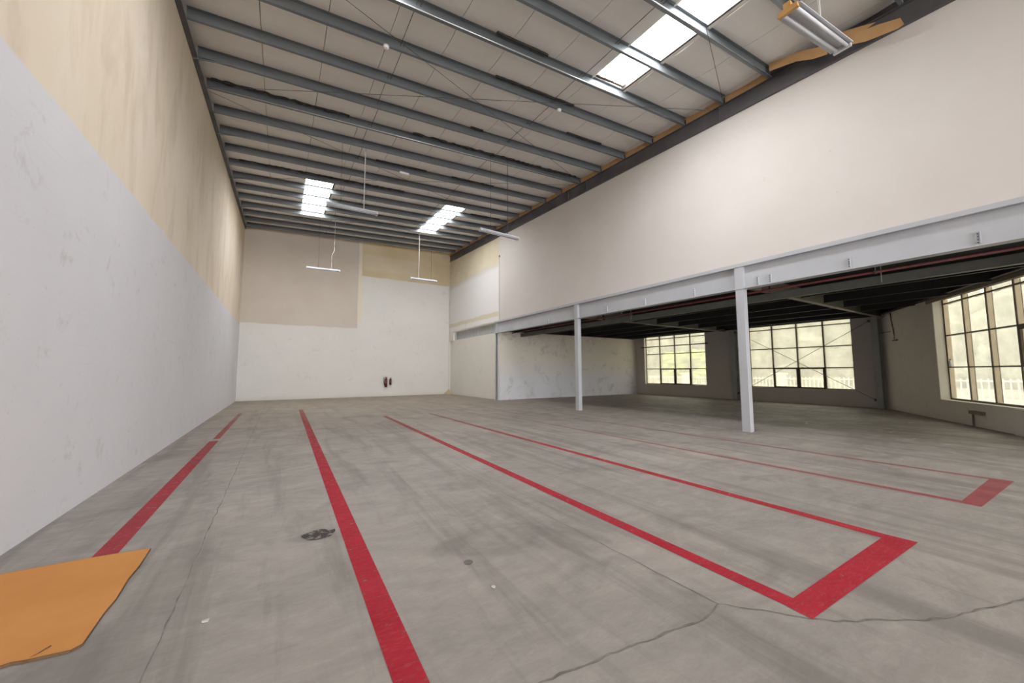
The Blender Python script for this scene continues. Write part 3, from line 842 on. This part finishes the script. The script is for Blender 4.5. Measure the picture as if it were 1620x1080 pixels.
# purlins: Z sections
FOAM = {2: [(3.6, 4.9)], 3: [(4.2, 6.6)], 4: [(7.3, 8.7)], 5: [(4.6, 5.0)], 6: [(-1.7, 1.4), (3.2, 9.6)], 8: [(2.6, 4.4), (5.4, 7.2)], 10: [(-1.5, 4.2)], 11: [(7.8, 9.4)]}
BRIGHT = {0, 2, 6}
ks = list(range(-3, 18))
for k in ks:
    idx = 17 - k
    xl, xr = XL + .11, XR - .07
    P0 = Vector((xl, yP(k, xl), zR(xl, yP(k, xl)))); P1 = Vector((xr, yP(k, xr), zR(xr, yP(k, xr))))
    vis = 'reaching the back right corner' if k == 17 else ''
    extra = ', shiny conduit along its lower edge' if k in BRIGHT else ''
    t = thing('roof_purlin', 'grey steel roof purlin, %s from the back wall%s' % (ORD[idx], extra), 'purlin', tuple((P0 + P1) / 2), 'roof purlins')
    prof = [(0, 0), (.062, 0), (.062, .016), (.055, .016), (.055, .006), (.006, .006), (.006, .197), (-.055, .197), (-.055, .191), (0, .191)]
    MB().prism(prof, P0, P1, (0, 1, 0), (0, 0, 1)).build('z_section', 'purlin', t)
    d = (P1 - P0)
    if k in BRIGHT:
        MB().tube([P0 + Vector((0, -.012, .006)), P1 + Vector((0, -.012, .006))], .011, 8).build('conduit', 'bright', t, smooth=True)
    for (xa, xb) in FOAM.get(k, []):
        n = max(4, int((xb - xa) / .10)); vs_ = []
        for i in range(n + 1):
            f = (xa + (xb - xa) * i / n - xl) / (xr - xl); p = P0 + d * f
            hgt = .05 + random.uniform(-.03, .035) * (1 if k in (6, 10) else .25); dd = .075 + random.uniform(0, .02)
            vs_ += [p + Vector((-dd, 0, 0)) + Vector((0, 0, 0))] if False else []
            y_ = -.058 - (.05 + random.uniform(-.03, .06) * (1 if k in (6, 10) else .2))
            vs_ += [p + Vector((0, y_, .199)), p + Vector((0, y_, .199 - hgt)), p + Vector((0, -.057, .199 - hgt * .8)), p + Vector((0, -.057, .199))]
        fs = []
        for i in range(n):
            a = i * 4
            for j in range(4): fs.append((a + j, a + (j + 1) % 4, a + 4 + (j + 1) % 4, a + 4 + j))
        fs += [(3, 2, 1, 0), (n * 4, n * 4 + 1, n * 4 + 2, n * 4 + 3)]
        MB().add(vs_, fs).build('foam_strip', 'foam', t)
    if k % 3 == 2 or k == 17:      # fly brace down to the left rafter
        p = P0 + d * .055
        MB().tube([p + Vector((0, 0, .02)), (XL + .04, p.y + .05, P0.z - .06)], .016, 6).build('fly_brace', 'rafter', t)

# rafters on both walls
def sloped(x0, x1, o0, o1, xz, ya=YF, yb=YB):
    return MB().add([(x0, ya, zR(xz, ya) + o0), (x1, ya, zR(xz, ya) + o0), (x1, yb, zR(xz, yb) + o0), (x0, yb, zR(xz, yb) + o0),
                     (x0, ya, zR(xz, ya) + o1), (x1, ya, zR(xz, ya) + o1), (x1, yb, zR(xz, yb) + o1), (x0, yb, zR(xz, yb) + o1)],
                    [(3, 2, 1, 0), (4, 5, 6, 7), (0, 1, 5, 4), (1, 2, 6, 5), (2, 3, 7, 6), (3, 0, 4, 7)])
t = thing('roof_rafter', 'dark steel rafter sloping along the top of the left wall', 'rafter', (XL + .05, 8, zR(XL, 8)))
sloped(XL + .002, XL + .10, -.0, .014, XL).build('bottom_flange', 'rafter', t)
sloped(XL + .03, XL + .045, .014, .19, XL).build('web', 'rafter', t)
MB().tube([(XL + .085, YF + 1, zR(XL, YF + 1) + .03), (XL + .085, YB - .1, zR(XL, YB) + .03)], .010, 6).build('conduit', 'bright', t)
t = thing('roof_rafter', 'deep dark steel beam sloping along the top of the right wall', 'rafter', (XR - .03, 8, zR(XR, 8) - .4))
sloped(XR - .07, XR + .06, -.43, -.415, XR).build('bottom_flange', 'rafter', t)
sloped(XR - .015, XR + .0, -.415, -.02, XR).build('web', 'rafter', t)
sloped(XR - .07, XR + .06, -.02, -.004, XR).build('top_flange', 'rafter', t)
for y in (5.3, 10.5, 11.6, 17.0): sloped(XR - .06, XR - .015, -.41, -.02, XR, y, y + .015).build('stiffener', 'rafter', t)

# orange boards closing the gaps above the right rafter
for k in range(0, 18):
    y0, y1 = yP(k, XR) + .03, min(yP(k + 1, XR) - .03, YB - .03)
    j = random.uniform(-.015, .015)
    x = XR - .055
    v = [(x, y0, zR(XR, y0) + .002), (x, y1, zR(XR, y1) + .004 + j * .2 + .003), (x, y1, zR(XR, y1) + .17 + j), (x, y0, zR(XR, y0) + .185)]
    o = MB().add(v + [(p[0] + .012, p[1], p[2]) for p in v], [(0, 1, 2, 3), (7, 6, 5, 4), (0, 4, 5, 1), (1, 5, 6, 2), (2, 6, 7, 3), (3, 7, 4, 0)]).build('filler_board', 'board', origin=(x, (y0 + y1) / 2, zR(XR, y0)))
    tag(o, 'orange-brown filler board above right wall, between %s and %s purlins from back' % (ORD[16 - k], ORD[17 - k]) if k < 17 else 'orange-brown filler board above the right wall, against the back wall', 'board', 'filler boards above the right wall')
def board(pts, label, x=9.60):
    n = len(pts); kx = x / 9.87
    pts = [(y * kx, 1.5 + (z - 1.5) * kx) for y, z in pts]
    v = [(x, y, z) for y, z in pts] + [(x + .012, y, z) for y, z in pts]
    o = MB().add(v, [tuple(range(n)), tuple(range(2 * n - 1, n - 1, -1))] + [(i, n + i, n + (i + 1) % n, (i + 1) % n) for i in range(n)]).build('filler_board', 'board', origin=(x, pts[0][0], pts[0][1]))
    tag(o, label, 'board', 'filler boards above the right wall')
board([(4.05, 8.78), (4.05, 8.98), (3.4, 8.80), (2.95, 8.58), (2.93, 8.36), (3.2, 8.45), (3.5, 8.62)], 'slipped orange-brown board hanging just left of the twin lamp')
board([(2.72, 8.50), (2.70, 8.68), (2.15, 8.45), (2.4, 8.38)], 'short orange-brown board partly hidden behind the pointed one', 9.64)
board([(2.66, 8.34), (2.62, 8.50), (2.1, 8.36), (1.80, 8.24), (1.76, 8.08), (1.85, 8.06), (2.3, 8.16)], 'pointed orange-brown board hanging right of the twin lamp', 9.56)

# wire bracing and sag rods under the roof
def rpt(X, Y, dz=.02): return Vector((X, Y, zR(X, Y) + dz))
wires = [((XL + .15, .2), (XR - .1, 5.15)), ((XL + .15, 5.95), (XR - .1, .3)), ((XL + .15, 5.95), (XR - .1, 10.75)), ((XL + .15, 11.2), (XR - .1, 5.5)), ((XL + .15, 11.4), (XR - .1, 16.6)),
         ((XL + .15, 17.0), (XR - .1, 11.0)), ((XL + .15, 17.1), (XR - .1, 22.4)), ((XL + .15, 22.6), (XR - .1, 16.9))]
wl_ = ['reaching the right rafter beside the near skylight', 'crossing above the camera', 'from the top left to the right rafter at mid-hall', 'from mid left rafter across to the near right rafter',
       'from the left rafter toward the far right skylight', 'from the far left skylight to the right rafter at mid-hall', 'in the last roof bay, starting left of the far left skylight', 'in the last roof bay, ending beyond the far right skylight']
for (a, c), lab in zip(wires, wl_):
    if lab == 'crossing above the camera': continue
    p, q = rpt(*a), rpt(*c)
    t = thing('bracing_wire', 'thin diagonal roof wire, ' + lab, 'wire', tuple((p + q) / 2), 'roof bracing wires')
    dz = -.03
    MB().tube([p + Vector((0, 0, dz)), q + Vector((0, 0, dz))], .006, 5).build('wire', 'wire', t)
    e = (q - p).normalized()
    MB().tube([q - e * .35 + Vector((0, 0, dz)), q - e * .15 + Vector((0, 0, dz))], .014, 6).build('turnbuckle', 'rafter', t)
for xr_, lab in ((1.97, 'left'), (5.93, 'right')):
    for k in range(-3, 17):
        y0, y1 = yP(k, xr_), yP(k + 1, xr_)
        s = .035 if k % 2 else -.035
        p = Vector((xr_ + s, y0 - .10, zR(xr_, y0) + .10)); q = Vector((xr_ + s, y1 + .10, zR(xr_, y1) + .10))
        o = MB().tube([p, q], .007, 5).build('sag_rod', 'wire', origin=tuple((p + q) / 2))
        tag(o, 'short dark rod linking %s and %s purlins from the back, %s rod line' % (ORD[16 - k], ORD[17 - k], lab), 'rod', 'sag rods between the purlins')

# ------------------------------------------------------------------ lamps
def lamp(a, c, label, cords, width=.2, near=False):
    a, c = Vector(a), Vector(c)
    t = thing('fluorescent_lamp', label, 'lamp', tuple((a + c) / 2), 'hanging fluorescent lamps')
    d = (c - a).normalized(); s = Vector((0, 1, 0)); u = d.cross(s) * 1.0
    if u.z < 0: u = -u
    h = width / 2
    # housing spine
    MB().prism([(-.035, .0), (.035, .0), (.03, .05), (-.03, .05)], a, c, s, u).build('housing', 'reflect', t)
    # folded reflector wings
    for sg in (-1, 1):
        MB().prism([(sg * .034, .012), (sg * h * .98, -.028), (sg * h, -.022), (sg * .034, .018)], a + d * .02, c - d * .02, s, u).build('reflector_wing', 'reflect', t)
    for sg in (-1, 1):
        MB().tube([a + d * .05 + s * sg * h * .5 - u * .035, c - d * .05 + s * sg * h * .45 - u * .035], .022 if near else .019, 12).build('tube', 'tube', t, smooth=True)
    for e, f, mt in ((a, 1, 'orange' if near else 'reflect'), (c, -1, 'reflect')):
        o_ = MB().prism([(-h * .78, -.06), (h * .78, -.06), (h * .78, -.012), (.036, .0), (.036, .052), (-.036, .052), (-.036, .0), (-h * .78, -.012)], e - d * f * .012, e + d * f * .04, s, u).build('end_cap', mt, t)
        if near and f == 1: part(o_, 'yellowed lamp-holder end')
    for (f, kink, r, mt) in cords:
        p = a + (c - a) * f + u * .05
        zt = zR(p.x, p.y) + .18
        pts = [p, Vector((p.x, p.y, zt))]
        if kink: pts = [p, p + Vector((.0, 0, .75)), p + Vector((.10, 0, .95)), Vector((p.x + .10, p.y, zt))]
        MB().tube(pts, r, 6).build('cord', mt, t)
    return t
lamp((4.80, 1.75, 5.66), (6.45, 1.75, 5.97), 'twin fluorescent lamp with a yellowed end hanging close to the camera at the top right', [(.58, 0, .012, 'cord'), (.22, 0, .004, 'wire')], .25, True)
lamp((1.03, 12.54, 6.69), (2.53, 12.54, 6.69), 'fluorescent lamp hanging in front of the far left skylight', [(.72, 0, .016, 'cord'), (.26, 0, .005, 'wire')], .2)
lamp((5.52, 10.96, 6.24), (7.02, 10.96, 6.20), 'fluorescent lamp hanging against the right wall at mid-hall', [(.70, 0, .010, 'wire'), (.26, 0, .005, 'wire')], .2)
lamp((.92, 20.65, 6.62), (2.42, 20.65, 6.64), 'fluorescent lamp hanging low before the beige patch of the back wall', [(.74, 1, .018, 'cord'), (.34, 0, .006, 'wire')], .16)
lamp((5.98, 20.4, 6.69), (7.48, 20.4, 6.69), 'fluorescent lamp hanging low before the yellowish patch of the back wall', [(.30, 0, .016, 'cord'), (.78, 0, .006, 'wire')], .16)

# smoke detectors and box on the purlins
for (x, k, lab) in ((1.65, 3, 'round white smoke detector on a roof purlin near the top left'), (6.19, 3, 'round white smoke detector on a roof purlin left of the near skylight')):
    y = yP(k, x); z = zR(x, y)
    t = thing('smoke_detector', lab, 'detector', (x, y + .03, z), 'smoke detectors')
    MB().lathe((x, y + .03, z - .06), [(.03, 0), (.05, .01), (.055, .03), (.055, .045)], 20).build('head', 'whitep', t, smooth=True)
    MB().lathe((x, y + .03, z - .015), [(.065, 0), (.065, .014)], 20).build('base', 'whitep', t)
x, k = 3.6, 8; y = yP(k, x); z = zR(x, y)
t = thing('junction_box', 'small white rectangular box fixed under a mid-roof purlin', 'box', (x, y, z))
MB().box(x - .17, x + .17, y - .02, y + .06, z - .075, z - .005).build('body', 'whitep', t, bevel=.006)
MB().box(x - .14, x + .14, y - .026, y - .02, z - .065, z - .015).build('cover', 'whitep', t)

# ------------------------------------------------------------------ fire extinguishers on the back wall
def extinguisher(x, z0, h, r, label, body, hose):
    Y = YB - r - .02
    t = thing('fire_extinguisher', label, 'fire extinguisher', (x, Y, z0))
    MB().lathe((x, Y, z0), [(r * .8, 0), (r, .012), (r, h * .74), (r * .93, h * .80), (r * .6, h * .86), (r * .28, h * .88), (r * .26, h * .93)], 24).build('cylinder', body, t, smooth=True)
    v = MB().lathe((x, Y, z0 + h * .91), [(r * .32, 0), (r * .32, h * .05)], 12).build('valve', 'rubber', t)
    MB().box(x - .01, x + .09, Y - .014, Y + .014, z0 + h * .955, z0 + h * .975).box(x - .01, x + .075, Y - .012, Y + .012, z0 + h * .915, z0 + h * .93).build('lever', 'extdark', v)
    MB().lathe((x, Y, z0 + h * .35), [(r * 1.012, 0), (r * 1.012, h * .25)], 24).build('label_band', 'extlabel', t)
    MB().box(x - .03, x + .03, Y + r * .9, YB - .001, z0 + h * .6, z0 + h * .72).build('wall_hook', 'rafter', t)
    if hose:
        MB().tube([(x, Y, z0 + h * .93), (x - .06, Y - .02, z0 + h * .97), (x - .13, Y - .02, z0 + h * .93), (x - .15, Y - .01, z0 + h * .8), (x - .12, Y, z0 + h * .45), (x - .085, Y, z0 + h * .15)],
                  [.012, .012, .013, .016, .024, .03], 8).build('hose', 'rubber', t, smooth=True)
    return t
extinguisher(5.70, .56, .66, .078, 'larger red fire extinguisher with black horn on the back wall, left of the pair', 'extred', True)
extinguisher(5.97, .70, .46, .066, 'smaller dark red fire extinguisher on the back wall, right of the pair', 'extdark', False)
rg = []
for i in range(17):
    a = i / 16 * 2 * math.pi; rg.append((5.44 + .055 * math.cos(a), YB - .03, 1.20 + .055 * math.sin(a)))
tag(MB().tube(rg, .007, 6).build('wall_ring', 'bright', origin=(5.44, YB - .03, 1.2)), 'small pale metal ring on the back wall left of the extinguishers', 'ring')
# corner pipe, conduit, debris
tag(MB().tube([(10.0 - .12, YB - .06, .3), (9.88, YB - .06, 9.0)], .014, 8).build('corner_pipe', 'cord', origin=(9.88, YB - .06, 4.5)), 'thin pipe running up the back right corner', 'pipe')
cd = thing('wall_conduit', 'thin pale conduit climbing the right wall above the farthest column', 'conduit', (9.91, 17.4, 4.24))
MB().tube([(9.912, 17.4, 4.24), (9.912, 17.4, 7.70)], .013, 8).build('conduit', 'cord', cd)
MB().box(9.895, 9.93, 17.36, 17.44, 7.70, 7.80).build('top_cap', 'tan', cd)
b = MB()
b.add([(9.55, YB - .004, .0), (9.99, YB - .004, 0), (10.0, YB - .30, 0), (9.70, YB - .2, 0), (9.93, YB - .05, .36)], [(0, 1, 2, 3), (0, 3, 4), (3, 2, 4), (2, 1, 4), (1, 0, 4)])
tag(b.build('debris_heap', 'debris', origin=(9.85, YB - .15, 0)), 'small tan heap of debris in the back right corner of the hall', 'debris')

# ------------------------------------------------------------------ cardboard sheet
pts = [(-1.76, 3.02), (-1.40, 3.06), (-1.12, 3.115), (-1.06, 3.10), (-.90, 3.085), (-.868, 3.12), (-.872, 3.45), (-.862, 3.60), (-.875, 3.9), (-.865, 4.10), (-.875, 4.45), (-1.29, 4.485), (-1.75, 4.47)]
cb = thing('cardboard_sheet', 'flat orange-brown board lying on the floor at the bottom left', 'board', (-1.3, 3.8, 0))
n = len(pts); v = []
cx_, cy_ = -1.3, 3.8
lift = lambda x, y: .004 + .006 * abs(math.sin(x * 4 + y * 2))
v = [(x, y, lift(x, y) - .003) for x, y in pts] + [(x, y, lift(x, y) + .007) for x, y in pts]
MB().add(v + [(cx_, cy_, .012)], [tuple(range(n - 1, -1, -1))] + [(n + i, n + (i + 1) % n, 2 * n) for i in range(n)]).build('sheet', 'card', cb)
b = MB()
for i in range(n):
    a, c = pts[i], pts[(i + 1) % n]
    d = Vector((c[0] - a[0], c[1] - a[1], 0)).normalized(); s = Vector((d.y, -d.x, 0)) * .004
    za, zc = lift(*a), lift(*c)
    b.add([(a[0], a[1], .001), (c[0], c[1], .001), (c[0], c[1], zc + .0065), (a[0], a[1], za + .0065), (a[0] + s.x, a[1] + s.y, .001), (c[0] + s.x, c[1] + s.y, .001), (c[0] + s.x, c[1] + s.y, zc + .0065), (a[0] + s.x, a[1] + s.y, za + .0065)],
          [(0, 1, 2, 3), (7, 6, 5, 4), (0, 4, 5, 1), (1, 5, 6, 2), (2, 6, 7, 3), (3, 7, 4, 0)])
part(b.build('frayed_edge', 'cardedge', cb), 'dark frayed cut edge of the board')
MB().tube([(-1.07, 3.09, .012), (-1.0, 3.17, .022)], .003, 5).build('torn_flap', 'cardedge', cb)

# ------------------------------------------------------------------ outside
struct(MB().box(-40, 120, -70, 110, -.6, -.3).build('ground', 'ground'), 'bright sandy ground outside')
def blob(mb, c, r, seed, sq=.8):
    rnd = random.Random(seed)
    import bmesh
    bm = bmesh.new(); bmesh.ops.create_icosphere(bm, subdivisions=3, radius=1)
    ph = [rnd.uniform(0, 6) for _ in range(6)]
    vs_ = []
    for vv in bm.verts:
        p = vv.co
        k = 1 + .13 * math.sin(5 * p.x + ph[0]) * math.sin(6 * p.y + ph[1]) + .10 * math.sin(9 * p.z + ph[2] + 4 * p.x) + rnd.uniform(-.05, .05)
        vs_.append((c[0] + p.x * r * k, c[1] + p.y * r * k, c[2] + p.z * r * k * sq))
    mb.add(vs_, [tuple(x.index for x in f.verts) for f in bm.faces]); bm.free()
    return mb
def tree(x, y, h, r, mat, label, seed):
    rnd = random.Random(seed)
    t = thing('tree', label, 'tree', (x, y, -.3), 'trees outside the windows')
    MB().tube([(x, y, -.3), (x + .1, y, h * .3), (x, y + .1, h * .62)], [.22, .17, .1], 8).build('trunk', 'bark', t)
    b = MB()
    for i in range(16):
        a = i * 2.4 + rnd.uniform(-.4, .4); rr = r * rnd.uniform(.1, .55); zz = h * (.28 + .62 * i / 15)
        blob(b, (x + math.cos(a) * rr, y + math.sin(a) * rr, zz), r * rnd.uniform(.40, .55), seed * 31 + i)
    b.build('crown', mat, t)
TREES = [(33.0, 23.2, 3.2, 1.5, 'leaf_b', 'low yellow-green tree glowing in the middle of the far left window'), (33.0, 19.8, 3.3, 1.5, 'leaf_b', 'bright green bush-like tree at the right side of the far left window'),
         (39, 32.0, 9, 2.7, 'leaf_a', 'olive tree at the left edge of the far left window'), (40, 26.0, 9, 2.7, 'leaf_c', 'grey-green tree in the upper middle of the far left window'),
         (39, 20.0, 8, 2.6, 'leaf_a', 'olive tree between the views of the two far windows'), (39, 14.2, 9, 2.7, 'leaf_c', 'grey-green tree in the middle of the window behind the nearest column'),
         (40, 8.4, 9, 2.7, 'leaf_a', 'olive tree at the left panes of the right window'), (38, 2.6, 8.5, 2.7, 'leaf_c', 'grey-green tree at the right panes of the right window'),
         (50, 36.5, 12, 3.2, 'leaf_c', 'hazy distant tree behind the left edge of the far left window'), (50, 29.5, 12, 3.2, 'leaf_a', 'hazy distant tree behind the far left window'), (50, 22.5, 12, 3.2, 'leaf_c', 'hazy distant tree left of the nearest column'),
         (50, 15.5, 12, 3.2, 'leaf_a', 'hazy distant tree behind the right panes of the middle window'), (50, 8.5, 12, 3.2, 'leaf_c', 'hazy distant tree behind the left panes of the right window'), (50, 1.5, 12, 3.2, 'leaf_a', 'hazy distant tree at the right edge of the photo')]
for i, (x, y, h, r, m_, lab) in enumerate(TREES): tree(x, y, h, r, m_, lab, i + 1)
for i, y in enumerate((27.0, 19.6, 12.6, 5.6)):
    t = thing('fence_pillar', ['white gate pillar beyond the far left window, outermost', 'white gate pillar seen through the casements of the far left window', 'white pillar beyond the left casement of the nearest window', 'white pillar seen through the right casement of the nearest window'][i], 'pillar', (29.5, y, -.3), 'white fence pillars outside')
    MB().box(29.2, 29.8, y - .3, y + .3, -.3, 1.25).build('shaft', 'fence', t)
    MB().box(29.12, 29.88, y - .38, y + .38, 1.25, 1.37).build('cap', 'fence', t)
for i, (y0, y1, lab) in enumerate(((19.9, 26.7, 'white railing fence panel outside the far left window'), (12.9, 19.3, 'white railing fence panel between the outside pillars'), (5.9, 12.3, 'white railing fence panel outside the window at the nearest column'), (-8, 5.3, 'long white railing fence outside the right window'))):
    t = thing('railing_fence', lab, 'fence', (29.5, (y0 + y1) / 2, -.3), 'white railing fence outside')
    MB().box(29.45, 29.55, y0, y1, .05, .12).box(29.45, 29.55, y0, y1, .95, 1.02).build('rails', 'fence', t)
    b = MB(); yy = y0 + .1
    while yy < y1: b.box(29.475, 29.525, yy, yy + .05, -.3, 1.1); yy += .22
    b.build('pickets', 'fence', t)
b = MB()
for i in range(30):
    blob(b, (62 + (i % 3) * 1.5, -22 + i * 2.9, 1.2 + (i % 2) * .8), 3.6 + (i % 4) * .5, 500 + i, .95)
tag(b.build('hedge', 'leaf_c', origin=(62, 20, -.3)), 'long tall hazy hedge far away behind all the trees outside', 'hedge')
for (y, r_, lab) in ((25.4, 1.0, 'low rounded hedge beyond the far left window'), (10.8, 1.2, 'low rounded hedge behind the railing at the nearest window'), (7.3, .9, 'small round hedge in the right casement of the nearest window')):
    b = MB(); blob(b, (31.4, y, .3), r_, int(y * 10), .7)
    tag(b.build('hedge', 'leaf_a', origin=(31.5, y, -.3)), lab, 'hedge')

for o in list(bpy.data.objects):
    if '_o' in o: del o['_o']
    if o.get('category') is None and 'category' in o: del o['category']
